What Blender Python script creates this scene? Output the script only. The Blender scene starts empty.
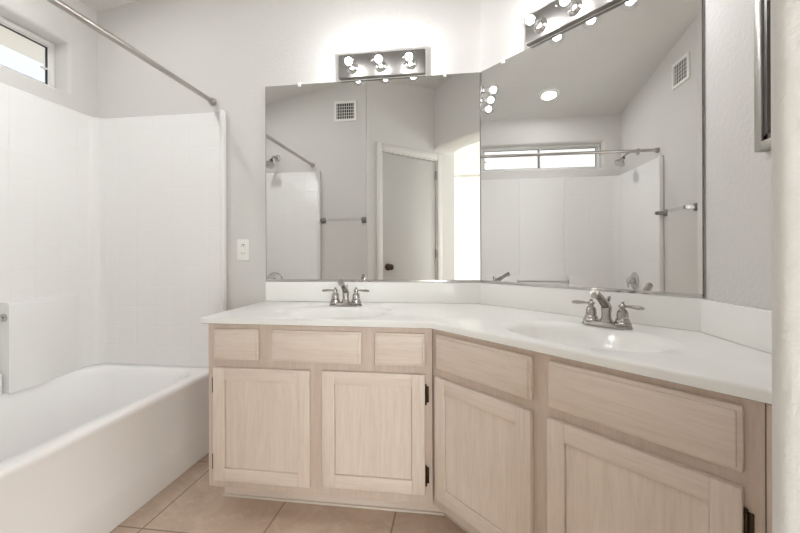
import bpy, bmesh, math, random
from mathutils import Vector, Matrix
random.seed(3)
PI = math.pi
SC = bpy.context.scene
COL = SC.collection

# ------------------------------------------------------------------ camera
H = 1.013
YAW, ROLL = math.radians(7.905), math.radians(-0.206)
cam = bpy.data.cameras.new('camera')
cam.sensor_width = 36.0
cam.lens = 386.1 / 800 * 36
cam.shift_y = -11.24 / 800
cam.clip_start = 0.02
co = bpy.data.objects.new('camera', cam)
COL.objects.link(co)
_c, _s = math.cos(YAW), math.sin(YAW)
_R, _Fw, _Z = Vector((_c, _s, 0)), Vector((-_s, _c, 0)), Vector((0, 0, 1))
_r = _R * math.cos(ROLL) + _Z * math.sin(ROLL)
_u = _Z * math.cos(ROLL) - _R * math.sin(ROLL)
_b = -_Fw
co.matrix_world = Matrix(((_r.x, _u.x, _b.x, 0), (_r.y, _u.y, _b.y, 0), (_r.z, _u.z, _b.z, H), (0, 0, 0, 1)))
SC.camera = co

# ------------------------------------------------------------------ light
SC.view_settings.view_transform = 'Standard'
SC.view_settings.look = 'None'
SC.view_settings.gamma = 1
SC.view_settings.use_curve_mapping = False
SC.view_settings.exposure = 1.06
SC.cycles.max_bounces = 14
SC.cycles.diffuse_bounces = 8
SC.cycles.glossy_bounces = 8
SC.cycles.transparent_max_bounces = 16
SC.cycles.sample_clamp_indirect = 6.0

BULB = 104.0         # radiance of each bulb's glowing core
DOWNLIGHT = 72.0     # radiance of the recessed lamp's lens
world = bpy.data.worlds.new('sky')
SC.world = world
world.use_nodes = True
wn = world.node_tree
wn.nodes.clear()
wo = wn.nodes.new('ShaderNodeOutputWorld')
wb = wn.nodes.new('ShaderNodeBackground')
wb.inputs['Color'].default_value = (0.86, 0.90, 1.0, 1)      # thin bright haze
wb.inputs['Strength'].default_value = 0.62
wn.links.new(wb.outputs[0], wo.inputs[0])

sun = bpy.data.lights.new('sun', 'SUN')
sun.energy = 1.7
sun.angle = 0.01
sun.color = (1.0, 0.98, 0.95)
so = bpy.data.objects.new('sun', sun)
COL.objects.link(so)
so.rotation_euler = Vector((-1.0, -0.6, -0.30)).to_track_quat('-Z', 'Y').to_euler()

# area lamps just outside the bedroom windows; the far one is added fill
def daylight_fill(loc, d, w, h, e):
    day = bpy.data.lights.new('bedroom_daylight_fill', 'AREA')
    day.shape = 'RECTANGLE'
    day.size, day.size_y = w, h
    day.energy = e
    day.color = (0.975, 0.98, 1.0)
    o = bpy.data.objects.new('bedroom_daylight_fill', day)
    COL.objects.link(o)
    o.location = loc
    o.rotation_euler = Vector(d).to_track_quat('-Z', 'Y').to_euler()
FILL_FAR, DAY_SIDE = 64.0, 46.0
daylight_fill((1.60, -3.5, 1.05), (0, 1, 0), 1.4, 1.9, FILL_FAR)  # added fill for the cabinet fronts, outside the made-up patio door
daylight_fill((3.2, -1.7, 1.1), (-1, 0, 0), 1.5, 1.5, DAY_SIDE)

# ------------------------------------------------------------------ materials
def srgb(r, g, b):
    f = lambda v: v / 12.92 if v <= 0.04045 else ((v + 0.055) / 1.055) ** 2.4
    return (f(r / 255), f(g / 255), f(b / 255), 1)

def mat(name, col, rough=0.5, metal=0.0, spec=0.5):
    m = bpy.data.materials.new(name)
    m.use_nodes = True
    b = m.node_tree.nodes['Principled BSDF']
    b.inputs['Base Color'].default_value = col
    b.inputs['Roughness'].default_value = rough
    b.inputs['Metallic'].default_value = metal
    b.inputs['Specular IOR Level'].default_value = spec
    return m

def N(m, t, **kw):
    n = m.node_tree.nodes.new(t)
    for k, v in kw.items():
        if k in n.inputs:
            n.inputs[k].default_value = v
        else:
            setattr(n, k, v)
    return n

def L(m, a, b):
    m.node_tree.links.new(a, b)

def bsdf(m):
    return m.node_tree.nodes['Principled BSDF']

def plaster(name, col, scale, strength, dist=0.004):
    m = mat(name, col, 0.75, 0, 0.25)
    tc = N(m, 'ShaderNodeTexCoord')
    n1 = N(m, 'ShaderNodeTexNoise', Scale=scale, Detail=3.0, Roughness=0.55)
    rp = N(m, 'ShaderNodeValToRGB')
    rp.color_ramp.elements[0].position = 0.38
    rp.color_ramp.elements[1].position = 0.62
    bp = N(m, 'ShaderNodeBump', Strength=strength, Distance=dist)
    L(m, tc.outputs['Object'], n1.inputs['Vector'])
    L(m, n1.outputs['Fac'], rp.inputs[0])
    L(m, rp.outputs[0], bp.inputs['Height'])
    L(m, bp.outputs[0], bsdf(m).inputs['Normal'])
    return m

WALL = plaster('painted_plaster', srgb(215, 213, 210), 60, 0.12)
KNOCK = plaster('knockdown_plaster', srgb(215, 213, 210), 75, 0.2, 0.003)
CEIL = plaster('ceiling_paint', srgb(213, 211, 208), 60, 0.2)
BEDWALL = plaster('bedroom_paint', srgb(240, 239, 236), 50, 0.15)

def wood(name, axis, k=(1, 1, 1)):
    m = mat(name, srgb(205, 188, 170), 0.42, 0, 0.4)
    tc = N(m, 'ShaderNodeTexCoord')
    oi = N(m, 'ShaderNodeObjectInfo')
    mul = N(m, 'ShaderNodeMath', operation='MULTIPLY')
    mul.inputs[1].default_value = 37.0
    add = N(m, 'ShaderNodeVectorMath', operation='ADD')
    mp = N(m, 'ShaderNodeMapping')
    mp.inputs['Scale'].default_value = (22, 22, 1.6) if axis == 'z' else (1.6, 22, 22)
    w = N(m, 'ShaderNodeTexNoise', Scale=1.6, Detail=5.0, Roughness=0.6, Distortion=1.1)
    f = N(m, 'ShaderNodeTexNoise', Scale=7.0, Detail=4.0, Roughness=0.7, Distortion=0.2)
    r1 = N(m, 'ShaderNodeValToRGB')
    e = r1.color_ramp.elements
    e[0].position, e[1].position = 0.30, 0.72
    e[0].color, e[1].color = srgb(222 * k[0], 206 * k[1], 193 * k[2]), srgb(232 * k[0], 219 * k[1], 208 * k[2])
    r2 = N(m, 'ShaderNodeValToRGB')
    e = r2.color_ramp.elements
    e[0].position, e[1].position = 0.35, 0.55
    e[0].color, e[1].color = (0.91, 0.895, 0.88, 1), (1, 1, 1, 1)
    mx = N(m, 'ShaderNodeMix', data_type='RGBA', blend_type='MULTIPLY')
    mx.inputs[0].default_value = 0.7
    L(m, oi.outputs['Random'], mul.inputs[0])
    L(m, tc.outputs['Object'], add.inputs[0])
    L(m, mul.outputs[0], add.inputs[1])
    L(m, add.outputs[0], mp.inputs['Vector'])
    L(m, mp.outputs[0], w.inputs['Vector'])
    L(m, mp.outputs[0], f.inputs['Vector'])
    L(m, w.outputs['Fac'], r1.inputs[0])
    L(m, f.outputs['Fac'], r2.inputs[0])
    L(m, r1.outputs[0], mx.inputs[6])
    L(m, r2.outputs[0], mx.inputs[7])
    L(m, mx.outputs[2], bsdf(m).inputs['Base Color'])
    return m

WOODV = wood('whitewashed_oak_upright', 'z')
WOODH = wood('whitewashed_oak_level', 'x')
FRAMEW = wood('darker_oak_frame', 'z', (.925, .91, .90))  # frame oak, a little darker than doors and drawers
MARBLE = mat('white_cultured_marble', srgb(244, 243, 240), 0.16, 0, 0.5)
ACRYL = mat('white_tub_acrylic', srgb(248, 247, 246), 0.2, 0, 0.5)
NICKEL = mat('brushed_nickel', srgb(176, 172, 167), 0.24, 1)
CHROME = mat('chrome', srgb(205, 204, 202), 0.12, 1)
PLATE = mat('brushed_light_plate', srgb(138, 135, 132), 0.36, 1)
RODM = mat('satin_rod_metal', srgb(186, 181, 177), 0.32, 1)
MIRROR = mat('mirror_silver', (0.83, 0.83, 0.82, 1), 0.0, 1)
MEDGE = mat('mirror_edge', srgb(128, 129, 126), 0.25, 0.3)
PLASTIC = mat('white_plastic', srgb(238, 237, 233), 0.3)
VINYL = mat('white_vinyl', srgb(232, 231, 228), 0.35)
DARK = mat('dark_gap', srgb(48, 46, 44), 0.7)
SEAMSHADE = mat('brown_seam_shade', srgb(104, 88, 74), 0.7)  # shade of the filler seam, put into a brown colour
BLADE = mat('grey_fan_blade', srgb(168, 162, 154), 0.5)
GASKET = mat('black_gasket', srgb(40, 40, 40), 0.6)
BRONZE = mat('dark_bronze', srgb(74, 60, 48), 0.35, 0.85)
DOORP = mat('door_paint', srgb(196, 194, 191), 0.45)
TRIMP = mat('trim_paint', srgb(222, 220, 216), 0.4)
SLOT = mat('outlet_slot', srgb(70, 68, 66), 0.6)
CARPET = plaster('beige_carpet', srgb(205, 196, 184), 300, 0.5)
CAULK = mat('pale_moulding', srgb(222, 212, 200), 0.5)
EAVE = mat('eave_stucco', srgb(228, 223, 216), 0.8)
STUCCO = mat('house_stucco', srgb(236, 230, 220), 0.8)
ROOFT = mat('pale_roof_tile', srgb(240, 234, 228), 0.7)
DUSK = mat('satin_frame_dark', srgb(92, 89, 86), 0.35, 0.6)
FRAMEM = mat('satin_frame_light', srgb(178, 175, 170), 0.32, 0.7)

def clear(name, tint, gloss):
    m = bpy.data.materials.new(name)
    m.use_nodes = True
    nt = m.node_tree
    nt.nodes.clear()
    o = nt.nodes.new('ShaderNodeOutputMaterial')
    t = nt.nodes.new('ShaderNodeBsdfTransparent')
    t.inputs[0].default_value = tint
    g = nt.nodes.new('ShaderNodeBsdfGlossy')
    g.inputs['Roughness'].default_value = 0.03
    lw = nt.nodes.new('ShaderNodeLayerWeight')
    pw = nt.nodes.new('ShaderNodeMath')
    pw.operation = 'POWER'
    pw.inputs[1].default_value = 4.0
    fr = nt.nodes.new('ShaderNodeMath')
    fr.operation = 'MULTIPLY_ADD'
    fr.inputs[1].default_value = 0.5
    fr.inputs[2].default_value = gloss
    nt.links.new(lw.outputs['Facing'], pw.inputs[0])
    nt.links.new(pw.outputs[0], fr.inputs[0])
    mx = nt.nodes.new('ShaderNodeMixShader')
    nt.links.new(fr.outputs[0], mx.inputs[0])
    nt.links.new(t.outputs[0], mx.inputs[1])
    nt.links.new(g.outputs[0], mx.inputs[2])
    nt.links.new(mx.outputs[0], o.inputs[0])
    return m

PANE = clear('window_glass', (0.96, 0.98, 0.97, 1), 0.04)
BULBG = clear('clear_bulb_glass', (0.98, 0.98, 0.98, 1), 0.04)
ACRBAR = clear('clear_acrylic', (0.975, 0.98, 0.98, 1), 0.10)

def glow(name, col, s):
    m = bpy.data.materials.new(name)
    m.use_nodes = True
    nt = m.node_tree
    nt.nodes.clear()
    o = nt.nodes.new('ShaderNodeOutputMaterial')
    e = nt.nodes.new('ShaderNodeEmission')
    e.inputs[0].default_value = col
    e.inputs[1].default_value = s
    nt.links.new(e.outputs[0], o.inputs[0])
    return m

FILA = glow('bulb_core_glow', (0.985, 0.985, 1.0, 1), BULB)
LENS = glow('downlight_lens_glow', (0.985, 0.985, 1.0, 1), DOWNLIGHT)
FANGLOW = glow('fan_lamp_glow', (1.0, 0.97, 0.93, 1), 12.0)

def floor_tile():
    m = mat('beige_floor_tile', srgb(190, 160, 136), 0.32, 0, 0.45)
    tc = N(m, 'ShaderNodeTexCoord')
    mp = N(m, 'ShaderNodeMapping')
    mp.inputs['Location'].default_value = (0.69 - 0.46 * 3 + 2.76 - 0.0, -1.29 + 0.46 * 3, 0)
    br = N(m, 'ShaderNodeTexBrick', offset=0.0, squash=1.0)
    br.inputs['Scale'].default_value = 1.0
    br.inputs['Brick Width'].default_value = 0.46
    br.inputs['Row Height'].default_value = 0.46
    br.inputs['Mortar Size'].default_value = 0.0035
    br.inputs['Mortar Smooth'].default_value = 0.1
    n1 = N(m, 'ShaderNodeTexNoise', Scale=3.2, Detail=7.0, Roughness=0.62, Distortion=1.4)
    n2 = N(m, 'ShaderNodeTexNoise', Scale=14.0, Detail=6.0, Roughness=0.7, Distortion=2.2)
    r1 = N(m, 'ShaderNodeValToRGB')
    e = r1.color_ramp.elements
    e[0].position, e[1].position = 0.3, 0.72
    e[0].color, e[1].color = srgb(194, 170, 151), srgb(224, 205, 187)
    r2 = N(m, 'ShaderNodeValToRGB')
    e = r2.color_ramp.elements
    e[0].position, e[1].position = 0.52, 0.68
    e[0].color, e[1].color = (0, 0, 0, 1), (0.55, 0.55, 0.55, 1)
    mx = N(m, 'ShaderNodeMix', data_type='RGBA')
    mx.inputs[7].default_value = srgb(230, 214, 197)
    mg = N(m, 'ShaderNodeMix', data_type='RGBA')
    mg.inputs[7].default_value = srgb(158, 133, 115)
    bp = N(m, 'ShaderNodeBump', Strength=0.25, Distance=0.003)
    bp.invert = True
    L(m, tc.outputs['Object'], mp.inputs['Vector'])
    L(m, mp.outputs[0], br.inputs['Vector'])
    L(m, tc.outputs['Object'], n1.inputs['Vector'])
    L(m, tc.outputs['Object'], n2.inputs['Vector'])
    L(m, n1.outputs['Fac'], r1.inputs[0])
    L(m, n2.outputs['Fac'], r2.inputs[0])
    L(m, r2.outputs[0], mx.inputs[0])
    L(m, r1.outputs[0], mx.inputs[6])
    L(m, br.outputs['Fac'], mg.inputs[0])
    L(m, mx.outputs[2], mg.inputs[6])
    L(m, mg.outputs[2], bsdf(m).inputs['Base Color'])
    L(m, br.outputs['Fac'], bp.inputs['Height'])
    L(m, bp.outputs[0], bsdf(m).inputs['Normal'])
    return m

TILE = floor_tile()

def embossed():
    m = mat('embossed_tile_acrylic', srgb(236, 235, 233), 0.32, 0, 0.5)
    uv = N(m, 'ShaderNodeUVMap')
    br = N(m, 'ShaderNodeTexBrick', offset=0.0, squash=1.0)
    br.inputs['Scale'].default_value = 1.0
    br.inputs['Brick Width'].default_value = 0.108
    br.inputs['Row Height'].default_value = 0.108
    br.inputs['Mortar Size'].default_value = 0.004
    br.inputs['Mortar Smooth'].default_value = 0.9
    bp = N(m, 'ShaderNodeBump', Strength=0.38, Distance=0.002)
    bp.invert = True
    L(m, uv.outputs[0], br.inputs['Vector'])
    L(m, br.outputs['Fac'], bp.inputs['Height'])
    L(m, bp.outputs[0], bsdf(m).inputs['Normal'])
    return m

EMBOSS = embossed()
SURR = mat('smooth_surround_acrylic', srgb(236, 235, 233), 0.32)

# ------------------------------------------------------------------ helpers
class MB:
    def __init__(self):
        self.bm = bmesh.new()
        self.mats = []

    def _mi(self, m):
        if m is None:
            return 0
        if m not in self.mats:
            self.mats.append(m)
        return self.mats.index(m)

    def _merge(self, t, m=None, M=None):
        mi = self._mi(m)
        if M is not None:
            bmesh.ops.transform(t, matrix=M, verts=t.verts)
        bmesh.ops.recalc_face_normals(t, faces=t.faces)
        for f in t.faces:
            f.material_index = mi
        me = bpy.data.meshes.new('tmp')
        t.to_mesh(me)
        t.free()
        self.bm.from_mesh(me)
        bpy.data.meshes.remove(me)

    def box(self, x0, x1, y0, y1, z0, z1, bev=0.0, seg=2, m=None, M=None):
        t = bmesh.new()
        v = [t.verts.new(p) for p in ((x0, y0, z0), (x1, y0, z0), (x1, y1, z0), (x0, y1, z0),
                                      (x0, y0, z1), (x1, y0, z1), (x1, y1, z1), (x0, y1, z1))]
        for f in ((0, 3, 2, 1), (4, 5, 6, 7), (0, 1, 5, 4), (1, 2, 6, 5), (2, 3, 7, 6), (3, 0, 4, 7)):
            t.faces.new([v[i] for i in f])
        if bev > 0:
            bmesh.ops.bevel(t, geom=list(t.edges), offset=bev, segments=seg, profile=0.5, affect='EDGES')
        self._merge(t, m, M)
        return self

    def prism(self, poly, z0, z1, bev=0.0, m=None, M=None):
        t = bmesh.new()
        a = [t.verts.new((p[0], p[1], z0)) for p in poly]
        b = [t.verts.new((p[0], p[1], z1)) for p in poly]
        n = len(poly)
        t.faces.new(a[::-1])
        t.faces.new(b)
        for i in range(n):
            t.faces.new((a[i], a[(i + 1) % n], b[(i + 1) % n], b[i]))
        if bev > 0:
            bmesh.ops.bevel(t, geom=list(t.edges), offset=bev, segments=2, profile=0.5, affect='EDGES')
        self._merge(t, m, M)
        return self

    def ring(self, outer, inner, z0, z1, m=None):
        t = bmesh.new()
        n = len(outer)
        R = [[t.verts.new((p[0], p[1], z)) for p in q] for q, z in ((outer, z0), (outer, z1), (inner, z1), (inner, z0))]
        for k in range(4):
            for i in range(n):
                j = (i + 1) % n
                t.faces.new((R[k][i], R[k][j], R[(k + 1) % 4][j], R[(k + 1) % 4][i]))
        self._merge(t, m)
        return self

    def loops(self, loops, cap0=False, cap1=False, closed=True, m=None, M=None, wrap=False):
        t = bmesh.new()
        R = [[t.verts.new(p) for p in lp] for lp in loops]
        n = len(loops[0])
        K = len(R)
        for k in range(K if wrap else K - 1):
            A, B = R[k], R[(k + 1) % K]
            for i in range(n if closed else n - 1):
                j = (i + 1) % n
                t.faces.new((A[i], A[j], B[j], B[i]))
        if cap0:
            t.faces.new(R[0][::-1])
        if cap1:
            t.faces.new(R[-1])
        self._merge(t, m, M)
        return self

    def tube(self, pts, r, seg=12, m=None, M=None, cap=True):
        pts = [Vector(p) for p in pts]
        rs = r if isinstance(r, (list, tuple)) else [r] * len(pts)
        loops = []
        up = None
        for i, p in enumerate(pts):
            d = (pts[min(i + 1, len(pts) - 1)] - pts[max(i - 1, 0)]).normalized()
            if up is None:
                up = Vector((0, 0, 1)) if abs(d.z) < 0.9 else Vector((1, 0, 0))
            a = d.cross(up).normalized()
            b = a.cross(d).normalized()
            up = b
            loops.append([p + (a * math.cos(2 * PI * k / seg) + b * math.sin(2 * PI * k / seg)) * rs[i] for k in range(seg)])
        return self.loops(loops, cap, cap, m=m, M=M)

    def lathe(self, prof, M=None, seg=24, m=None, hollow=False):
        """prof: (radius, height) along +Z, moved by M"""
        loops = [[(max(r, 1e-4) * math.cos(2 * PI * k / seg), max(r, 1e-4) * math.sin(2 * PI * k / seg), z) for k in range(seg)] for r, z in prof]
        return self.loops(loops, not hollow, not hollow, m=m, M=M, wrap=hollow)

    def ball(self, c, r, seg=20, m=None, sx=1, sy=1, sz=1):
        prof = [(r * math.sin(PI * i / 12), -r * math.cos(PI * i / 12)) for i in range(13)]
        M = Matrix.Translation(c) @ Matrix.Diagonal((sx, sy, sz, 1))
        return self.lathe(prof, M, seg, m)

    def build(self, name, material=None, parent=None, loc=None, smooth=True, ang=35):
        me = bpy.data.meshes.new(name)
        self.bm.to_mesh(me)
        self.bm.free()
        if self.mats:
            for q in self.mats:
                me.materials.append(q)
        else:
            me.materials.append(material)
        if smooth:
            me.polygons.foreach_set('use_smooth', [True] * len(me.polygons))
            me.set_sharp_from_angle(angle=math.radians(ang))
        o = bpy.data.objects.new(name, me)
        COL.objects.link(o)
        if parent:
            o.parent = parent
        if loc is not None:
            o.location = loc
        return o

def thing(name, label, cat, loc=(0, 0, 0), rz=0.0, group=None):
    o = bpy.data.objects.new(name, None)
    o.empty_display_size = 0.05
    COL.objects.link(o)
    o.location = loc
    o.rotation_euler = (0, 0, rz)
    o['label'] = label
    o['category'] = cat
    if group:
        o['group'] = group
    return o

def tag(o, label, cat, group=None, kind=None):
    o['label'] = label
    o['category'] = cat
    if group:
        o['group'] = group
    if kind:
        o['kind'] = kind
    return o

def struct(o, label, cat):
    return tag(o, label, cat, kind='structure')

def children(o):
    return [c for c in bpy.data.objects if c.parent == o]

def copy_tree(o, parent=None):
    c = o.copy()
    COL.objects.link(c)
    if parent:
        c.parent = parent
    for ch in children(o):
        copy_tree(ch, c)
    return c

def face(d):
    """matrix turning +Z to direction d"""
    return Vector(d).normalized().to_track_quat('Z', 'Y').to_matrix().to_4x4()

def T(p, d=None):
    return Matrix.Translation(p) @ (face(d) if d is not None else Matrix.Identity(4))

def rrect(x0, x1, y0, y1, r, n=8):
    out = []
    for cx, cy, a0 in ((x1 - r, y1 - r, 0), (x0 + r, y1 - r, 90), (x0 + r, y0 + r, 180), (x1 - r, y0 + r, 270)):
        for k in range(n + 1):
            a = math.radians(a0 + 90 * k / n)
            out.append((cx + r * math.cos(a), cy + r * math.sin(a)))
    return out

def inset(poly, d):
    """shrink a counter-clockwise polygon by d (one distance per edge allowed)"""
    n = len(poly)
    ds = d if isinstance(d, (list, tuple)) else [d] * n
    lines = []
    for i in range(n):
        p, q = Vector(poly[i]), Vector(poly[(i + 1) % n])
        e = (q - p).normalized()
        nn = Vector((-e.y, e.x))
        lines.append((p + nn * ds[i], e))
    out = []
    for i in range(n):
        p, e = lines[i - 1]
        q, f = lines[i]
        den = e.x * f.y - e.y * f.x
        if abs(den) < 1e-9:
            out.append(tuple(q))
            continue
        t = ((q.x - p.x) * f.y - (q.y - p.y) * f.x) / den
        out.append(tuple(p + e * t))
    return out

def fill_holes(mb, outer, holes, m=None):
    """planar face between an outer loop and holes (3-D points)"""
    t = bmesh.new()
    ed = []
    for lp in [outer] + holes:
        v = [t.verts.new(p) for p in lp]
        for i in range(len(v)):
            ed.append(t.edges.new((v[i], v[(i + 1) % len(v)])))
    bmesh.ops.triangle_fill(t, edges=ed, use_beauty=True)
    mb._merge(t, m)

# ------------------------------------------------------------------ room dimensions
YA, XL = 1.947, -2.013
XAB = 0.136
DW = XAB + YA                       # wall B: x + y = DW
XC, YC = 0.770, 1.313
YS = 0.432
SX = -0.761                          # corner of front wall and door wall
J = Vector((0.294, 0.408))           # jamb edge of the arch next to the camera
E0 = Vector((-0.198, -0.131))        # arch wall meets door wall
ED = (J - E0).normalized()
EN = Vector((ED.y, -ED.x))           # towards the bedroom
ETH = 0.27
R2 = math.sqrt(0.5)
CE = E0 + ED * ((XC - E0.x) / ED.x)  # arch wall meets right wall
ceil_z = lambda x: 2.403 + 0.18 * (x - XL)
TOP = 3.45

# ------------------------------------------------------------------ structure
bath_poly = [(XL - .05, YS - .05), (SX, YS - .05), (-.19, -.20), (0.05, -.33), tuple(CE + EN * .1), (XC + .05, CE.y), (XC + .05, YC), (XAB + .05, YA + .05), (XL - .05, YA + .05)]
o = MB().prism(bath_poly, -0.06, 0.0).build('floor', TILE)
struct(o, 'beige stone-look tile floor of the bathroom', 'floor')
o = MB().box(-1.3, 3.2, -3.5, 0.8, -0.16, -0.062).build('floor_bedroom', CARPET)
struct(o, 'pale carpet floor of the bedroom beyond the arch', 'floor')

# ceiling slab rising to the right
mb = MB()
x0, x1 = XL - 0.12, 1.15
lp = lambda y: [(x0, y, ceil_z(x0)), (x1, y, ceil_z(x1)), (x1, y, ceil_z(x1) + .1), (x0, y, ceil_z(x0) + .1)]
mb.loops([lp(-0.62), lp(YA + 0.12)], True, True)
o = mb.build('ceiling', CEIL)
struct(o, 'sloped white ceiling rising away from the tub', 'ceiling')

def wall_with_hole():
    mb = MB()
    yo0, yo1, zo0, zo1 = YS - .1, YA + .1, 0.0, 2.60
    hy0, hy1, hz0, hz1 = 0.588, 1.788, 1.878, 2.145
    th, r = 0.14, 0.018
    def hole(g, x):
        return [(x, a, b) for a, b in rrect(hy0 - g, hy1 + g, hz0 - g, hz1 + g, 0.012 + g, 4)]
    outer = lambda x: [(x, yo0, zo0), (x, yo1, zo0), (x, yo1, zo1), (x, yo0, zo1)]
    fill_holes(mb, outer(XL), [hole(r, XL)])
    lps = []
    for k in range(6):
        a = PI / 2 * k / 5
        lps.append(hole(r * (1 - math.sin(a)), XL - r * (1 - math.cos(a))))
    lps.append(hole(0, XL - th))
    mb.loops(lps)
    fill_holes(mb, outer(XL - th), [hole(0, XL - th)])
    mb.loops([outer(XL), outer(XL - th)])
    bmesh.ops.remove_doubles(mb.bm, verts=mb.bm.verts, dist=1e-5)
    bmesh.ops.recalc_face_normals(mb.bm, faces=mb.bm.faces)
    return mb.build('wall_left', WALL)

struct(wall_with_hole(), 'white wall along the tub with a high window opening', 'wall')
o = MB().box(XL - .1, XAB + .02, YA, YA + .1, 0, TOP).build('wall_back', WALL)
struct(o, 'white back wall behind the left vanity and tub end', 'wall')
o = MB().prism([(XAB, YA), (XC, YC), (XC + .1, YC + .05), (XC + .1, YC + .12), (XAB + .1, YA + .1), (XAB, YA + .1)], 0, TOP).build('wall_corner', WALL)
struct(o, 'angled white wall behind the right vanity', 'wall')
o = MB().box(XC, XC + .12, CE.y - .05, YC + .1, 0, TOP).build('wall_right', KNOCK)
struct(o, 'short white textured wall beside the right vanity', 'wall')
o = MB().box(XL - .1, SX + .0, YS - .12, YS, 0, TOP).build('wall_front', WALL)
struct(o, 'white wall opposite the left vanity with vent and towel bar', 'wall')

# door wall (45 degrees), local frame: x = s along the wall, y = into the wall
DD = Vector((R2, -R2))
DLEN = 1.092
DM = Matrix.Translation((SX, YS, 0)) @ Matrix.Rotation(-PI / 4, 4, 'Z')
# room is on +y side of local frame (normal (1,1)/sqrt2)
d0, d1, dz = 0.138, 0.834, 2.0
mb = MB()
mb.box(-0.02, d0, -0.12, 0, 0, TOP)
mb.box(d1, DLEN, -0.12, 0, 0, TOP)
mb.box(d0, d1, -0.12, 0, dz, TOP)
o = mb.build('wall_door', WALL)
o.matrix_world = DM
struct(o, 'angled white wall holding the closed flat door', 'wall')

# arch wall
mb = MB()
def arc(c, r, a0, a1, n=6):
    return [(c[0] + r * math.cos(a0 + (a1 - a0) * k / n), c[1] + r * math.sin(a0 + (a1 - a0) * k / n)) for k in range(n + 1)]
EL = (J - E0).length
a_e = math.atan2(ED.y, ED.x)
br = 0.016
# local frame: x along ED from E0, y towards bedroom
EM = Matrix.Translation((E0.x, E0.y, 0)) @ Matrix(((ED.x, EN.x, 0, 0), (ED.y, EN.y, 0, 0), (0, 0, 1, 0), (0, 0, 0, 1)))
LC = (CE - E0).length
pier = arc((EL + br, ETH - br), br, PI, PI / 2) + [(LC + .25, ETH), (LC + .02, 0)] + arc((EL + br, br), br, 3 * PI / 2, PI)
mb.prism(pier, 0, 2.07)
def arch_z(s):
    t = (s - EL / 2) / (EL / 2)
    return 2.07 + 0.065 * max(0.0, 1 - abs(t) ** 3) ** (1 / 3)
ss = [EL / 2 - EL / 2 * math.cos(PI * k / 40) for k in range(41)]
lps = []
for s in ss:
    z = arch_z(s)
    lps.append([(s, 0, TOP), (s, 0, z + .012), (s, .004, z + .004), (s, .012, z), (s, ETH - .012, z), (s, ETH, z + .012), (s, ETH, TOP)])
lps[0] = [(-0.02, p[1], p[2]) for p in lps[0]]
lps.append([(LC + .02 + .23 * p[1] / ETH, p[1], max(2.07, p[2]) if p[2] < TOP else TOP) for p in lps[-1]])
mb.loops(lps, True, True)
o = mb.build('wall_arch', KNOCK, ang=40)
o.matrix_world = EM
struct(o, 'thick white wall with the arched opening into the bedroom', 'wall')

# bedroom shell
fx0, fx1, fz1 = .85, 2.35, 2.1
o = MB().box(-1.1, fx0, -3.42, -3.3, -.1, TOP).box(fx1, 3.2, -3.42, -3.3, -.1, TOP).box(fx0, fx1, -3.42, -3.3, fz1, TOP).build('wall_bedroom_far', BEDWALL)
struct(o, 'white far wall of the bedroom seen through the arch', 'wall')
o = MB().prism([(-1.02, -3.35), (-1.02, -.62), (0.0, -.36), (-.06, -.46), (-.95, -.75), (-.9, -3.35)][::-1], -.1, TOP).build('wall_bedroom_left', BEDWALL)
struct(o, 'white left wall of the bedroom', 'wall')
mb = MB()
by0, by1, bz0, bz1 = -2.5, -0.9, 0.35, 1.87
mb.box(3.0, 3.12, -3.4, by0, -.1, TOP).box(3.0, 3.12, by1, .75, -.1, TOP).box(3.0, 3.12, by0, by1, -.1, bz0).box(3.0, 3.12, by0, by1, bz1, TOP)
o = mb.build('wall_bedroom_right', BEDWALL)
struct(o, 'white bedroom wall with a wide window', 'wall')
o = MB().box(0.86, 3.1, .55, .67, -.1, TOP).build('wall_bedroom_near', BEDWALL)
struct(o, 'white bedroom wall next to the arch', 'wall')
o = MB().box(-1.2, 3.2, -3.45, .75, TOP, TOP + .1).build('ceiling_bedroom', CEIL)
struct(o, 'flat white bedroom ceiling', 'ceiling')

# bedroom window
w2 = thing('window_2', 'wide bedroom window in the white wall past the arch', 'window', (3.06, (by0 + by1) / 2, bz0))
w2['kind'] = 'structure'
hw = (by1 - by0) / 2
hh = bz1 - bz0
mb = MB()
mb.box(-.03, .03, -hw, -hw + .05, 0, hh).box(-.03, .03, hw - .05, hw, 0, hh).box(-.03, .03, -.025, .025, .05, hh - .05)
mb.box(-.03, .03, -hw + .05, hw - .05, 0, .05).box(-.03, .03, -hw + .05, hw - .05, hh - .05, hh)
mb.build('window_frame', VINYL, w2)
MB().box(-.004, .004, -hw + .05, -.025, .05, hh - .05).build('pane', PANE, w2)
MB().box(-.004, .004, .025, hw - .05, .05, hh - .05).build('pane', PANE, w2)

# unseen patio door, added so fill light reaches the vanity fronts
w3 = thing('added_window_3', 'added glazed patio door in the far bedroom wall, letting in fill light', 'window', ((fx0 + fx1) / 2, -3.36, -.06))
w3['kind'] = 'structure'
hw, hh = (fx1 - fx0) / 2, fz1 + .06
mb = MB()
mb.box(-hw, -hw + .05, -.03, .03, 0, hh).box(hw - .05, hw, -.03, .03, 0, hh).box(-.03, .03, -.03, .03, .05, hh - .05)
mb.box(-hw + .05, hw - .05, -.03, .03, 0, .05).box(-hw + .05, hw - .05, -.03, .03, hh - .05, hh)
mb.build('window_frame', VINYL, w3)
MB().box(-hw + .05, -.03, -.004, .004, .05, hh - .05).build('pane', PANE, w3)
MB().box(.03, hw - .05, -.004, .004, .05, hh - .05).build('pane', PANE, w3)

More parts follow.
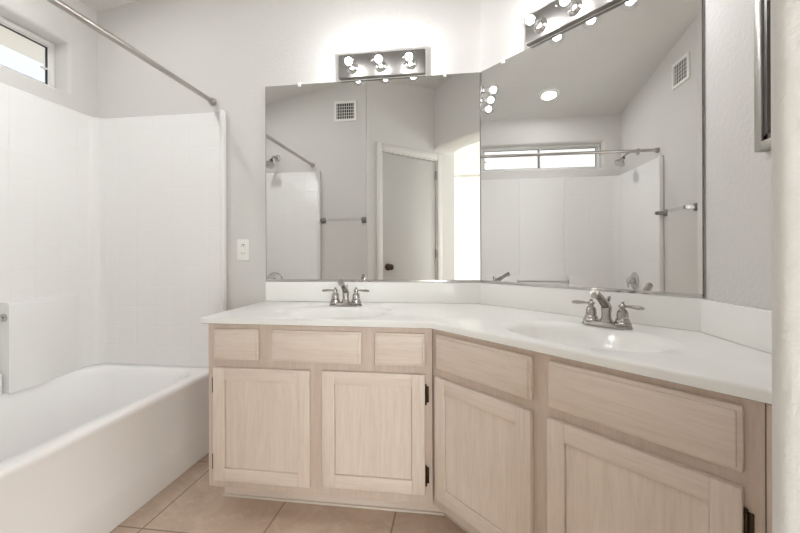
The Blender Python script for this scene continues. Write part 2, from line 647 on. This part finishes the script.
# high bathroom window
w1 = thing('window_1', 'long high slider window above the bathtub', 'window', (XL - .095, 1.188, 1.878))
w1['kind'] = 'structure'
hw, hh = 0.598, 0.265
mb = MB()
fr = .024
mb.box(-.03, .008, -hw, -hw + fr, 0, hh, .003).box(-.03, .008, hw - fr, hw, 0, hh, .003)
mb.box(-.03, .008, -hw + fr - .002, hw - fr + .002, 0, fr, .003).box(-.03, .008, -hw + fr - .002, hw - fr + .002, hh - fr, hh, .003)
mb.build('window_frame', VINYL, w1)
for a, b, dx in ((-hw + fr + .001, .014, -.014), (-.014, hw - fr - .001, .002)):
    sw = .011
    mb = MB()
    mb.box(-.012 + dx, .004 + dx, a, a + sw, fr + .001, hh - fr - .001, .002).box(-.012 + dx, .004 + dx, b - sw, b, fr + .001, hh - fr - .001, .002)
    mb.box(-.012 + dx, .004 + dx, a + sw - .002, b - sw + .002, fr + .001, fr + sw, .002).box(-.012 + dx, .004 + dx, a + sw - .002, b - sw + .002, hh - fr - sw, hh - fr - .001, .002)
    sash = mb.build('sash', VINYL, w1)
    mb = MB()
    g = .0035
    A0, B0, Z0, Z1 = a + sw, b - sw, fr + sw, hh - fr - sw
    mb.box(-.008 + dx, .003 + dx, A0, A0 + g, Z0, Z1).box(-.008 + dx, .003 + dx, B0 - g, B0, Z0, Z1).box(-.008 + dx, .003 + dx, A0, B0, Z0, Z0 + g * .5).box(-.008 + dx, .003 + dx, A0, B0, Z1 - g, Z1)
    mb.build('gasket', GASKET, sash)
    MB().box(-.005 + dx, -.001 + dx, A0 + g, B0 - g, Z0 + g * .5, Z1 - g).build('pane', PANE, sash)
MB().box(-.008, .010, hw - .066, hw - .036, .112, .120, .002).build('latch', VINYL, w1)

# closed door in the angled wall
dr = thing('door_1', 'closed flat white door with a dark knob, in the angled wall', 'door', (SX, YS, 0), -PI / 4)
dr['kind'] = 'structure'
mb = MB()
cw = .062
mb.box(d0 - cw, d0, 0.0, .016, 0, dz + cw, .004).box(d1, d1 + cw, 0.0, .016, 0, dz + cw, .004).box(d0, d1, 0.0, .016, dz, dz + cw, .004)
mb.box(d0, d0 + .012, -.115, 0, 0, dz).box(d1 - .012, d1, -.115, 0, 0, dz).box(d0, d1, -.115, 0, dz - .012, dz)
mb.build('casing', TRIMP, dr)
MB().box(d0 + .016, d1 - .016, -.045, -.006, .008, dz - .017, .002).build('door_panel', DOORP, dr)
mb = MB()
mb.lathe([(.034, 0), (.034, .006), (.03, .010), (.012, .014), (.011, .034), (.024, .042), (.029, .052), (.027, .064), (.016, .072), (.002, .074)], T((d0 + .072, -.006, .902), (0, 1, 0)))
mb.build('knob', BRONZE, dr)
for z in (.25, 1.03, 1.84):
    MB().tube([(d1 - .014, .004, z - .045), (d1 - .014, .004, z + .045)], .007).build('hinge', NICKEL, dr)

# exterior: eave, neighbour's house
o = MB().box(-2.64, XL - .14, -.5, 3.2, 2.262, 2.34, .004).build('roof_eave', EAVE)
struct(o, 'beige roof overhang outside the high bathroom window', 'eave')
o = MB().box(-14, XL - .14, -8, 12, -.3, -.2).build('ground', STUCCO)
struct(o, 'pale ground outside the bathroom wall', 'ground')
nh = thing('neighbor_house', 'pale house with a light tiled roof outside the high window', 'house', (-7.6, 1.2, -.2))
MB().box(-3, 1.2, -6, 7, 0, 3.0).build('house_wall', STUCCO, nh)
mb = MB()
lps = []
ny = 160
for k in range(ny + 1):
    y = -6.2 + 13.4 * k / ny
    w = .035 * abs(math.sin(PI * k / 4))
    lps.append([(1.7, y, 2.80 + w), (-.9, y, 4.35 + w), (-3.4, y, 2.9 + w), (-3.4, y, 2.8), (-.9, y, 4.25), (1.7, y, 2.70)])
mb.loops(lps, True, True)
mb.build('tiled_roof', ROOFT, nh)

# ------------------------------------------------------------------ bathtub
TY0, TY1 = YS + .004, YA - .004
TX0, TX1 = XL + .004, -1.252
RZ = .412
tub = thing('bathtub', 'white alcove bathtub with a plain apron under the high window', 'bathtub', (-1.63, 1.19, 0))
def tl(z, f, l, e, r):
    return [(a + 1.63, b - 1.19, z) for a, b in rrect(TX0 + l, TX1 - f, TY0 + e, TY1 - e, r, 8)]
mb = MB()
mb.loops([tl(.001, .0, 0, 0, .004), tl(.115, .0, 0, 0, .004), tl(.13, .0012, 0, 0, .004), tl(.15, .0048, 0, 0, .004), tl(.165, .006, 0, 0, .004), tl(RZ - .03, .006, 0, 0, .004), tl(RZ - .018, .0, 0, 0, .004), tl(RZ - .006, .003, .003, .003, .006), tl(RZ, .012, .01, .01, .01),
          tl(RZ, .062, .045, .07, .11), tl(RZ - .006, .075, .055, .085, .12), tl(RZ - .03, .088, .066, .10, .125), tl(.18, .11, .10, .16, .14),
          tl(.10, .14, .13, .20, .15), tl(.07, .20, .19, .27, .14), tl(.065, .25, .24, .33, .10)], False, True)
mb.build('tub_shell', ACRYL, tub, ang=60)
MB().lathe([(.03, 0), (.03, .003), (.02, .005), (.002, .005)], T((0, -.55, .066))).build('drain', CHROME, tub)

# ------------------------------------------------------------------ tub surround (one moulded shell)
sur = thing('tub_surround', 'white moulded tub surround with embossed tile pattern and corner shelves', 'tub surround', (-1.63, 1.19, RZ))
def surround_shell():
    th, r, xe = .024, .07, -1.228
    path = []
    path.append((xe, YA - th))
    for k in range(9):
        a = math.radians(90 + 90 * k / 8)
        path.append((XL + th + r + r * math.cos(a), YA - th - r + r * math.sin(a)))
    for k in range(9):
        a = math.radians(180 + 90 * k / 8)
        path.append((XL + th + r + r * math.cos(a), YS + th + r + r * math.sin(a)))
    path.append((xe, YS + th))
    back = []
    for p in path:
        back.append((max(XL + .002, min(p[0], xe)), p[1]))
    # cumulative length for the embossed pattern
    cum = [0.0]
    for a, b in zip(path, path[1:]):
        cum.append(cum[-1] + (Vector(b) - Vector(a)).length)
    bm = bmesh.new()
    uvl = bm.loops.layers.uv.new('UVMap')
    z0, z1 = RZ + .0003, 1.79
    lo = [bm.verts.new((p[0] + 1.63, p[1] - 1.19, z0 - RZ)) for p in path]
    hi = [bm.verts.new((p[0] + 1.63, p[1] - 1.19, z1 - .008 - RZ)) for p in path]
    c = Vector((-1.2, 1.19))
    def out(p, d):
        q = list(p)
        if p[0] < XL + th + r + .001:
            q[0] = max(XL + .002, p[0] - d)
        if p[1] > 1.19 + .6:
            q[1] = min(YA - .002, p[1] + d)
        elif p[1] < 1.19 - .6:
            q[1] = max(YS + .002, p[1] - d)
        return q
    up = []
    for d, z in ((.008, z1), (.022, z1)):
        row = []
        for i, p in enumerate(path):
            q = out(p, d)
            row.append(bm.verts.new((q[0] + 1.63, q[1] - 1.19, z - RZ)))
        up.append(row)
    bk = [bm.verts.new((v.co.x, v.co.y, z0 - RZ)) for v in up[1]]
    rows = [lo, hi, up[0], up[1], bk]
    for a, b in zip(rows, rows[1:] + [lo]):
        for i in range(len(path) - 1):
            try:
                f = bm.faces.new((a[i], a[i + 1], b[i + 1], b[i]))
            except ValueError:
                continue
            for lpv in f.loops:
                k = i if lpv.vert in (a[i], b[i]) else i + 1
                lpv[uvl].uv = (cum[k] + .02, lpv.vert.co.z if b is hi else 0.05)
    for i in (0, -1):
        bm.faces.new([q[i] for q in rows])
    bmesh.ops.recalc_face_normals(bm, faces=bm.faces)
    mb = MB()
    mb.bm.free()
    mb.bm = bm
    return mb.build('wall_panel', EMBOSS, sur, ang=50)
surround_shell()
for y0, y1 in ((YA - .036, YA - .002), (YS + .002, YS + .036)):
    MB().box(-1.240 + 1.63, -1.216 + 1.63, y0 - 1.19, y1 - 1.19, + .002, 1.795 - RZ, .007, 3).build('edge_trim', SURR, sur)
def shelf_block(sgn):
    mb = MB()
    # footprint in (y, x): deep next to the niche, fading into the corner
    pts = []
    n = 14
    ya, yb = 1.44 - 1.19, 1.86 - 1.19
    xin = XL + .02 + 1.63
    prof = [(xin - .01, ya)]
    for k in range(n + 1):
        t = k / n
        d = .062 * (1 - (max(0, t - .25) / .75) ** 2 * (3 - 2 * (max(0, t - .25) / .75)))
        prof.append((xin + max(d, .0005), ya + (yb - ya) * t))
    prof.append((xin - .01, yb))
    prof = [(a, b * sgn) for a, b in prof]
    if sgn > 0:
        prof = prof[::-1]
    lo = [(a, b, .0) for a, b in prof]
    hi = [(a, b, .388) for a, b in prof]
    top = [(a - (.008 if a > xin + .01 else 0), b, .398) for a, b in prof]
    mb.loops([lo, hi, top], True, True)
    mb.build('corner_shelf', SURR, sur, ang=50)
shelf_block(1)
shelf_block(-1)
MB().box(XL + .015 + 1.63, XL + .068 + 1.63, -.237, .237, .0, .095, .008, 3).build('niche_ledge', SURR, sur)
mb = MB()
gx = XL + .058 + 1.63
mb.tube([(gx, -.240, .333), (gx, .240, .333)], .009)
for s in (-1, 1):
    mb.lathe([(.018, 0), (.018, .006), (.012, .010)], T((gx, s * .2485, .333), (0, -s, 0)))
mb.build('grab_bar', CHROME, sur)
for y in (-.215, .215):
    MB().box(XL + .022 + 1.63, XL + .030 + 1.63, y - .005, y + .005, .39, 1.37, .003, 2).build('panel_rib', SURR, sur)

# ------------------------------------------------------------------ shower fittings on the front wall
ys = YS + .026
t = thing('overhead_shower', 'chrome shower head on a bent arm high above the tub end', 'shower head', (-1.64, YS, 1.93))
MB().lathe([(.032, 0), (.031, .004), (.02, .012), (.011, .014)], T((0, .002, 0), (0, 1, 0))).build('flange', CHROME, t)
MB().tube([(0, .012, 0), (0, .05, .004), (0, .085, -.004), (0, .11, -.026), (0, .125, -.044)], .010).build('arm', CHROME, t)
d = Vector((0, .55, -.83))
MB().ball((0, .128, -.050), .016).build('swivel', BRONZE, t)
MB().lathe([(.014, 0), (.018, .012), (.036, .032), (.046, .046), (.046, .056), (.040, .060), (.002, .061)], T((0, .132, -.056), d)).build('spray_face', CHROME, t)

t = thing('tub_valve', 'round chrome shower valve with lever low on the tub end wall', 'faucet valve', (-1.66, ys, .775))
MB().lathe([(.082, 0), (.082, .004), (.074, .010), (.03, .016), (.026, .045), (.030, .05), (.028, .062), (.002, .066)], T((0, 0, 0), (0, 1, 0)), 32).build('escutcheon', CHROME, t)
MB().tube([(0, .055, 0), (.02, .066, -.03), (.035, .07, -.06)], [.011, .009, .007]).build('lever', CHROME, t)
t = thing('tub_spout', 'chrome tub filler spout below the shower valve', 'tub spout', (-1.60, ys, .62))
MB().tube([(0, 0, 0), (0, .05, .004), (0, .1, .0), (0, .128, -.018), (0, .135, -.034)], [.03, .028, .026, .024, .02], 16).build('spout_body', CHROME, t)
MB().lathe([(.008, 0), (.008, .016), (.011, .02), (.004, .026)], T((0, .11, .02))).build('diverter', CHROME, t)

# shower curtain rod
t = thing('shower_curtain_rod', 'satin metal shower curtain rod running over the tub edge', 'curtain rod', (-1.296, 1.19, 1.853))
hy = (YA - YS) / 2
MB().tube([(0, -hy + .01, 0), (0, hy - .012, 0)], .0125, 16).build('rod', RODM, t)
for s in (-1, 1):
    MB().lathe([(.021, 0), (.021, .01), (.019, .022), (.0155, .028)], T((0, s * (hy - .0015), 0), (0, -s, 0)), 20).build('end_flange', RODM, t)

# towel bar on the front wall
t = thing('towel_bar', 'clear towel bar on two chrome posts beside the tub end', 'towel bar', (-.998, YS, 1.335))
MB().tube([(-.185, .062, 0), (.185, .062, 0)], .0105, 12).build('bar', ACRBAR, t)
for s in (-1, 1):
    mb = MB()
    mb.box(s * .191 - .022, s * .191 + .022, .001, .010, -.026, .026, .003)
    mb.loops([[(s * .191 + a * w, y, b * h) for a, b in ((-1, -1), (1, -1), (1, 1), (-1, 1))] for y, w, h in ((.01, .016, .018), (.03, .012, .012), (.06, .013, .013), (.078, .011, .011))], True, True)
    mb.build('post', PLATE, t)

# wall vent
t = thing('wall_vent', 'square white air vent high on the wall opposite the mirrors', 'vent', (-.98, YS, 2.245))
mb = MB()
w, h = .105, .185
mb.box(-w, -w + .022, .001, .012, 0, h, .003).box(w - .022, w, .001, .012, 0, h, .003)
mb.box(-w + .02, w - .02, .001, .012, 0, .022, .003).box(-w + .02, w - .02, .001, .012, h - .022, h, .003)
mb.build('vent_frame', PLASTIC, t)
MB().box(-w + .015, w - .015, .0005, .003, .015, h - .015).build('vent_backing', DARK, t)
mb = MB()
for k in range(8):
    x = -w + .022 + (2 * w - .044) * (k + .5) / 8
    mb.box(x - .0022, x + .0022, .003, .006, .02, h - .02)
for k in range(4):
    z = .022 + (h - .044) * (k + 1) / 5
    mb.box(-w + .02, w - .02, .003, .005, z - .0018, z + .0018)
mb.build('grille', PLASTIC, t)

# recessed light over the tub
lx, ly = -1.61, 1.205
t = thing('recessed_ceiling_light', 'round recessed light in the sloped ceiling over the tub', 'ceiling light', (lx, ly, ceil_z(lx) - .001))
t.rotation_euler = (0, -math.atan(.18), 0)
MB().lathe([(.062, -.010), (.068, -.012), (.088, -.006), (.092, 0), (.062, 0)], seg=32, hollow=True).build('trim_ring', PLASTIC, t)
MB().lathe([(.0, -.009), (.061, -.009), (.061, -.001), (.0, -.001)], seg=32).build('lens', LENS, t)

# ------------------------------------------------------------------ vanity cabinets
WALLA = (0, YA, 0), 0.0                              # local x = room x, local y = depth from the wall
WALLB = (DW / 2, DW / 2, 0), -PI / 4                 # local x = distance along the angled wall
FA, FB = 1.414 - YA, (1.3389 - DW) * R2              # face-frame planes
ZB, ZT = .102, .745
def to_local_B(p):
    return ((p[0] - p[1]) * R2, (p[0] + p[1] - DW) * R2)

def slab_front(t, x0, x1, z0, z1, fy, name):
    mb = MB()
    mb.box(x0, x1, fy - .0125, fy - .0005, z0, z1, .003)
    mb.box(x0 + .008, x1 - .008, fy - .019, fy - .011, z0 + .008, z1 - .008, .003)
    cx, cz = (x0 + x1) / 2, (z0 + z1) / 2
    bmesh.ops.translate(mb.bm, vec=(-cx, -fy, -cz), verts=mb.bm.verts)
    return mb.build(name, WOODH, t, (cx, fy, cz))

def panel_door(t, x0, x1, z0, z1, fy, hinge_side):
    w = .049
    cx = (x0 + x1) / 2
    mb = MB()
    y0, y1 = fy - .019, fy - .0005
    mb.box(x0, x0 + w, y0, y1, z0, z1, .003, m=WOODV).box(x1 - w, x1, y0, y1, z0, z1, .003, m=WOODV)
    mb.box(x0 + w - .001, x1 - w + .001, y0 + .0003, y1, z0, z0 + w, .0025, m=WOODH).box(x0 + w - .001, x1 - w + .001, y0 + .0003, y1, z1 - w, z1, .0025, m=WOODH)
    bmesh.ops.translate(mb.bm, vec=(-cx, -fy, -z0), verts=mb.bm.verts)
    dr = mb.build('cabinet_door', None, t, (cx, fy, z0))
    MB().box(x0 + w + .0016 - cx, x1 - w - .0016 - cx, -.0115, -.003, w + .0016, z1 - z0 - w - .0016).build('door_panel', WOODV, dr)
    hx = (x0 - .009 if hinge_side < 0 else x1 + .009) - cx
    for z in (.065, z1 - z0 - .075):
        mb = MB()
        mb.box(hx - .005, hx + .005, -.003, -.0002, z - .03, z + .03, .0012)
        xk = hx + hinge_side * -.006
        mb.tube([(xk, -.007, z - .031), (xk, -.007, z + .031)], .0034, 10)
        for zz in (-.035, .035):
            mb.ball((xk, -.007, z + zz), .0038, 10)
        mb.build('hinge', BRONZE, dr)
    return dr

# --- left unit (square to the back wall)
va = thing('vanity_cabinet', 'whitewashed oak vanity cabinet under the left sink, next to the bathtub', 'vanity cabinet', *WALLA)
polyA = [(-.965, FA), (-.0785, FA), (-.0785, -.003), (-.965, -.003)]
mb = MB()
mb.ring(polyA, inset(polyA, .018), ZB, ZT)
mb.box(-.95, -.09, FA + .015, -.015, ZB, ZB + .018)
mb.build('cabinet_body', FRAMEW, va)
mb = MB()
mb.box(-.962, -.0375, FA + .100, FA + .116, .001, ZB - .001)
mb.box(-.962, -.946, FA + .117, -.005, .001, ZB - .001)
mb.build('toe_kick', WOODH, va)
MB().box(-.965, -.0410, FA + .092, FA + .0995, .001, .011, .002).build('base_moulding', CAULK, va)
for a, b in ((-.935, -.748), (-.696, -.342), (-.290, -.105)):
    slab_front(va, a, b, .607, .727, FA, 'drawer_front')
panel_door(va, -.936, -.541, .135, .577, FA, -1)
panel_door(va, -.493, -.105, .143, .579, FA, 1)

# --- right unit (along the angled wall)
vb = thing('vanity_cabinet', 'whitewashed oak vanity cabinet under the right sink, along the angled wall', 'vanity cabinet', *WALLB)
kE = (1.3389 - (E0.x + E0.y)) / (ED.x + ED.y)
pE = E0 + ED * kE - EN * .004
polyB_w = [(-.0765, 1.4154), (pE.x, 1.3389 - pE.x), (XC - .004, CE.y + .001), (XC - .004, YC - .006), (XAB - .004, YA - .004), (-.0765, YA - .004)]
polyB = [to_local_B(p) for p in polyB_w]
mb = MB()
mb.ring(polyB, inset(polyB, .018), ZB, ZT)
mb.prism(inset(polyB, .019), ZB, ZB + .018)
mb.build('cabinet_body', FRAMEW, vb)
xr = polyB[1][0]
MB().box(-1.056 - .0395, xr - .12, FB + .100, FB + .116, .001, ZB - .001).build('toe_kick', WOODH, vb)
MB().box(-1.056 - .0365, xr - .12, FB + .092, FB + .0995, .001, .011, .002).build('base_moulding', CAULK, vb)
MB().box(-.1592, -.1580, FB - .0014, FB + .001, ZB, ZT - .002).build('seam_shade_strip', SEAMSHADE, vb)  # thin solid strip, painted dark as the shaded seam beside the filler
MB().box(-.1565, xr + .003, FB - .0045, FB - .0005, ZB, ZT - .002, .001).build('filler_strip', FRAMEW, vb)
slab_front(vb, -1.027, -.635, .607, .729, FB, 'drawer_front')
slab_front(vb, -.584, -.188, .607, .730, FB, 'drawer_front')
panel_door(vb, -1.027, -.635, .143, .579, FB, -1)
panel_door(vb, -.585, -.188, .143, .580, FB, 1)

# ------------------------------------------------------------------ countertop with two moulded sinks
ZC, ZS = .773, .876
ct = thing('vanity_countertop', 'white cultured marble countertop with two oval sinks and backsplash', 'countertop', (0, YA, 0))
off = Vector((0, YA))
kF = (1.3134 - (E0.x + E0.y)) / (ED.x + ED.y)
pF = E0 + ED * kF - EN * .002
cpoly = [(-.988, 1.396), (-.0824, 1.396), (pF.x, 1.3134 - pF.x), (XC - .002, CE.y + .002), (XC - .002, YC - .001), (XAB - .001, YA - .002), (-.988, YA - .002)]
cpoly = [(a, b - YA) for a, b in cpoly]
edges_r = [.007, .007, 0, 0, 0, 0, .007]
top_in = inset(cpoly, edges_r)
mid = inset(cpoly, [q * .3 for q in edges_r])
def oval(cx, cy, rx, ry, ang, z, n=64, ex=2.15):
    out = []
    for k in range(n):
        a = 2 * PI * k / n
        c_, s_ = math.cos(a), math.sin(a)
        x = rx * math.copysign(abs(c_) ** (2 / ex), c_)
        y = ry * math.copysign(abs(s_) ** (2 / ex), s_)
        out.append((cx + x * math.cos(ang) - y * math.sin(ang), cy + x * math.sin(ang) + y * math.cos(ang), z))
    return out
nB = .325
bx, by = DW / 2 + (-.605) * R2 - nB * R2, DW / 2 + .605 * R2 - nB * R2
sinks = [(-.505, -.335, 0.0), (bx, by - YA, -PI / 4)]
mb = MB()
P3 = lambda q, z: [(a, b, z) for a, b in q]
fill_holes(mb, P3(top_in, ZC), [oval(x, y, .265, .168, a, ZC) for x, y, a in sinks])
mb.loops([P3(top_in, ZC), P3(mid, ZC - .002), P3(cpoly, ZC - .007), P3(cpoly, ZC - .024), P3(top_in, ZC - .027)])
fill_holes(mb, P3(top_in, ZC - .027), [oval(x, y, .262, .166, a, ZC - .027) for x, y, a in sinks])
bmesh.ops.remove_doubles(mb.bm, verts=mb.bm.verts, dist=1e-5)
bmesh.ops.recalc_face_normals(mb.bm, faces=mb.bm.faces)
mb.build('slab', MARBLE, ct, ang=50)
for x, y, a in sinks:
    mb = MB()
    prof = [(.265, .168, 0), (.255, .163, -.0012), (.240, .157, -.004), (.226, .150, -.010), (.214, .142, -.022), (.200, .132, -.045), (.175, .114, -.075), (.135, .088, -.098), (.08, .055, -.110), (.03, .025, -.114)]
    lps = [oval(0, 0, rx, ry, 0, z, ex=2.15 - .15 * min(1, -z / .05)) for rx, ry, z in prof]
    under = [oval(0, 0, rx, ry, 0, z) for rx, ry, z in ((.03, .025, -.122), (.14, .094, -.106), (.208, .140, -.05), (.232, .156, -.022), (.262, .166, -.0245))]
    mb.loops(lps + under)
    b = mb.build('sink_basin', MARBLE, ct, (x, y, ZC), ang=70)
    b.rotation_euler = (0, 0, a)
    MB().lathe([(.03, -.120), (.030, -.111), (.024, -.109), (.020, -.112), (.002, -.111)]).build('drain', NICKEL, b)
# backsplash strips, mitred
bt = .019
mitre = math.tan(PI / 8) * bt
zb0 = ZC + .0005
segs = []
segs.append([(-.988, -bt), (XAB - mitre, -bt), (XAB, -.001), (-.988, -.001)])
def q_w(p, n):
    return (p[0] + n[0], p[1] + n[1] - YA)
pAB, pBC = Vector((XAB, YA)), Vector((XC, YC))
iAB = Vector((XAB - mitre, YA - bt))
iBC = Vector((XC - bt, YC - mitre))
segs.append([tuple(iAB - off), tuple(iBC - off), tuple(pBC - off + Vector((-.001, -.001))), tuple(pAB - off + Vector((-.001, -.001)))])
yC1 = CE.y + .006 
segs.append([tuple(iBC - off), (XC - bt, yC1 - .02 - YA), (XC - .001, yC1 - YA), (XC - .001, YC - .001 - YA)])
for sg in segs:
    MB().prism(sg, zb0, ZS, .0025).build('backsplash', MARBLE, ct)

# ------------------------------------------------------------------ faucets
def faucet(label, loc, rz):
    """local: x along the wall, -y towards the basin"""
    t = thing('faucet', label, 'faucet', loc, rz, 'centerset vanity faucets')
    mb = MB()
    lp = lambda rx, ry, z: [(a, b, z) for a, b in rrect(-rx, rx, -ry, ry, ry * .98, 8)]
    mb.loops([lp(.080, .027, 0), lp(.080, .027, .004), lp(.077, .024, .008), lp(.074, .021, .014), lp(.070, .018, .016)], True, True)
    mb.build('base_plate', NICKEL, t)
    for s in (-1, 1):
        mb = MB()
        mb.lathe([(.026, .0), (.026, .005), (.0215, .009), (.0205, .017), (.0165, .020), (.0175, .025), (.0165, .040), (.0125, .047), (.009, .050), (.0085, .054), (.0115, .057), (.0115, .062), (.007, .066), (.004, .069), (.006, .072), (.002, .075)], T((s * .051, 0, .012)))
        hb = mb.build('handle', NICKEL, t)
        z = .0715
        MB().tube([(s * .051, 0, z), (s * .066, -.001, z + .001), (s * .078, -.002, z + .001), (s * .098, -.004, z), (s * .112, -.005, z - .001), (s * .117, -.0055, z - .001)], [.0042, .0038, .0052, .0068, .0056, .003], 10).build('lever', NICKEL, hb)
    mb = MB()
    mb.lathe([(.022, .0), (.021, .006), (.016, .014), (.0145, .024), (.0150, .040), (.0165, .052)], T((0, 0, .012)))
    mb.tube([(0, .004, .048), (0, .003, .062), (0, -.010, .075), (0, -.040, .095), (0, -.068, .112), (0, -.082, .118)], [.0145, .0155, .0145, .0115, .0115, .0140], 16)
    mb.tube([(0, -.074, .114), (0, -.080, .105), (0, -.081, .100)], [.0105, .0105, .0095], 14)
    mb.build('spout', NICKEL, t)
    mb = MB()
    mb.lathe([(.0025, 0), (.0025, .062), (.0055, .066), (.0065, .073), (.004, .078), (.001, .080)], T((0, .019, .020)))
    mb.build('lift_rod', NICKEL, t)
    return t
faucet('brushed nickel two-handle faucet behind the left sink', (-.512, YA - .152, ZC + .0005), 0)
faucet('brushed nickel two-handle faucet behind the right sink, along the angled wall', (DW / 2 - .615 * R2 - .142 * R2, DW / 2 + .615 * R2 - .142 * R2, ZC + .0005), -PI / 4)

# ------------------------------------------------------------------ mirrors
def mirror(label, base, x0, x1, clips):
    t = thing('wall_mirror', label, 'mirror', base[0], base[1])
    zt = 1.914
    MB().box(x0, x1, -.0075, -.0025, ZS + .006, zt).build('mirror_glass', MIRROR, t, smooth=False)
    mb = MB()
    mb.box(x0, x1, -.0024, -.0005, ZS + .006, zt)
    mb.box(x0 - .0022, x0 - .0003, -.0075, -.0005, ZS + .006, zt).box(x1 + .0003, x1 + .0022, -.0075, -.0005, ZS + .006, zt)
    mb.build('mirror_backing', MEDGE, t)
    mb = MB()
    mb.box(x0, x1, -.011, -.0085, ZS + .001, ZS + .013, .0008).box(x0, x1, -.0085, -.0005, ZS + .001, ZS + .0045)
    mb.build('bottom_channel', CHROME, t)
    for x in clips:
        mb = MB()
        mb.box(x - .008, x + .008, -.0125, -.0078, zt - .012, zt + .008, .0015).box(x - .008, x + .008, -.0078, -.0005, zt + .0015, zt + .010, .0015)
        mb.build('mirror_clip', PLASTIC, t)
    return t
mirror('frameless wall mirror above the left sink', WALLA, -.988, XAB - .006, (-.80, -.04))
tB0, tB1 = (XAB - YA) * R2, (XC - YC) * R2
mirror('frameless wall mirror above the right sink, on the angled wall', WALLB, tB0 + .006, tB1 - .004, (tB0 + .14, tB1 - .1))

# ------------------------------------------------------------------ vanity lights
def bar_light(label, base, x0, x1, xs):
    zc = 1.978
    cx = (x0 + x1) / 2
    M = Matrix.Translation(base[0]) @ Matrix.Rotation(base[1], 4, 'Z')
    t = thing('vanity_light', label, 'wall light', tuple(M @ Vector((cx, 0, zc))), base[1], 'three-bulb vanity bar lights')
    w = (x1 - x0) / 2
    mb = MB()
    mb.box(-w, w, -.034, -.001, -.060, .060, .004, 2)
    mb.build('back_plate', PLATE, t)
    mb = MB()
    mb.box(-w - .006, w + .006, -.008, -.0005, -.064, .064, .003, 2)
    mb.build('wall_trim', PLASTIC, t)
    for x in xs:
        x -= cx
        s = MB().lathe([(.031, 0), (.031, .003), (.026, .010), (.020, .014), (.019, .018), (.016, .019)], T((x, -.0345, -.012), (0, -1, 0))).build('socket', CHROME, t)
        g = MB().lathe([(.0135, 0), (.014, .010), (.020, .020), (.030, .034), (.035, .050), (.0345, .062), (.028, .076), (.016, .085), (.002, .088)], T((x, -.049, -.012), (0, -1, 0)), 28).build('bulb', BULBG, t)
        MB().ball((x, -.105, -.012), .017, 16).build('filament', FILA, g)
    return t
bar_light('chrome three-bulb bar light above the left mirror', WALLA, -.580, -.136, (-.507, -.358, -.209))
bar_light('chrome three-bulb bar light above the right mirror, on the angled wall', WALLB, -1.002, -.558, (-.929, -.780, -.631))

# ------------------------------------------------------------------ outlet
t = thing('wall_outlet', 'white outlet plate on the wall between tub and left mirror', 'outlet', (-1.122, YA, 1.045))
MB().box(-.035, .035, -.006, -.0005, -.057, .057, .0025, 2).build('cover_plate', PLASTIC, t)
MB().box(-.017, .017, -.009, -.0055, -.034, .034, .0012).build('receptacle', PLASTIC, t)
for z in (-.019, .019):
    for a, b in ((-.008, -.006), (.005, .007)):
        MB().box(a, b, -.0094, -.0088, z - .004, z + .005).build('slot', SLOT, t)
MB().box(-.004, .010, -.0096, -.0088, .026, .030).build('reset_button', SLOT, t)

# ------------------------------------------------------------------ framed cabinet on the right wall
t = thing('medicine_cabinet', 'narrow framed mirror cabinet high on the short right wall', 'cabinet', (XC, 1.011, 1.266))
w, h = .067, .68
mb = MB()
fw = .023
for a, b, c_, e in ((-w, -w + fw, 0, h), (w - fw, w, 0, h)):
    mb.box(-.026, -.001, a, b, c_, e, .003)
mb.box(-.026, -.001, -w + fw - .002, w - fw + .002, 0, fw, .003).box(-.026, -.001, -w + fw - .002, w - fw + .002, h - fw, h, .003)
mb.build('frame', FRAMEM, t)
mb = MB()
i0, g = fw - .001, .014
mb.box(-.021, -.002, -w + i0, -w + i0 + g, i0, h - i0).box(-.021, -.002, w - i0 - g, w - i0, i0, h - i0)
mb.box(-.021, -.002, -w + i0, w - i0, i0, i0 + g).box(-.021, -.002, -w + i0, w - i0, h - i0 - g, h - i0)
mb.build('inner_liner', DUSK, t)
MB().box(-.012, -.004, -w + i0 + g, w - i0 - g, i0 + g, h - i0 - g).build('mirror_glass', MIRROR, t, smooth=False)

# ------------------------------------------------------------------ bedroom ceiling fan
t = thing('ceiling_fan', 'ceiling fan with a lamp in the bedroom past the arch', 'ceiling fan', (-.10, -1.75, TOP))
q = -.50
MB().lathe([(.06, -.05), (.07, -.02), (.07, -.002), (.0, -.002)]).build('canopy', PLASTIC, t)
MB().tube([(0, 0, q - .68), (0, 0, -.05)], .012).build('downrod', PLASTIC, t)
MB().lathe([(.05, q - .86), (.10, q - .84), (.11, q - .78), (.09, q - .70), (.03, q - .67)]).build('motor', PLASTIC, t)
for k in range(4):
    mb = MB()
    mb.box(.10, .22, -.02, .02, q - .805, q - .795, .002).box(.20, .62, -.065, .065, q - .803, q - .796, .003)
    b = mb.build('blade', BLADE, t)
    b.rotation_euler = (0, 0, PI / 2 * k)
MB().lathe([(.0, q - .98), (.05, q - .97), (.075, q - .94), (.08, q - .90), (.06, q - .862)]).build('lamp_bowl', FANGLOW, t)
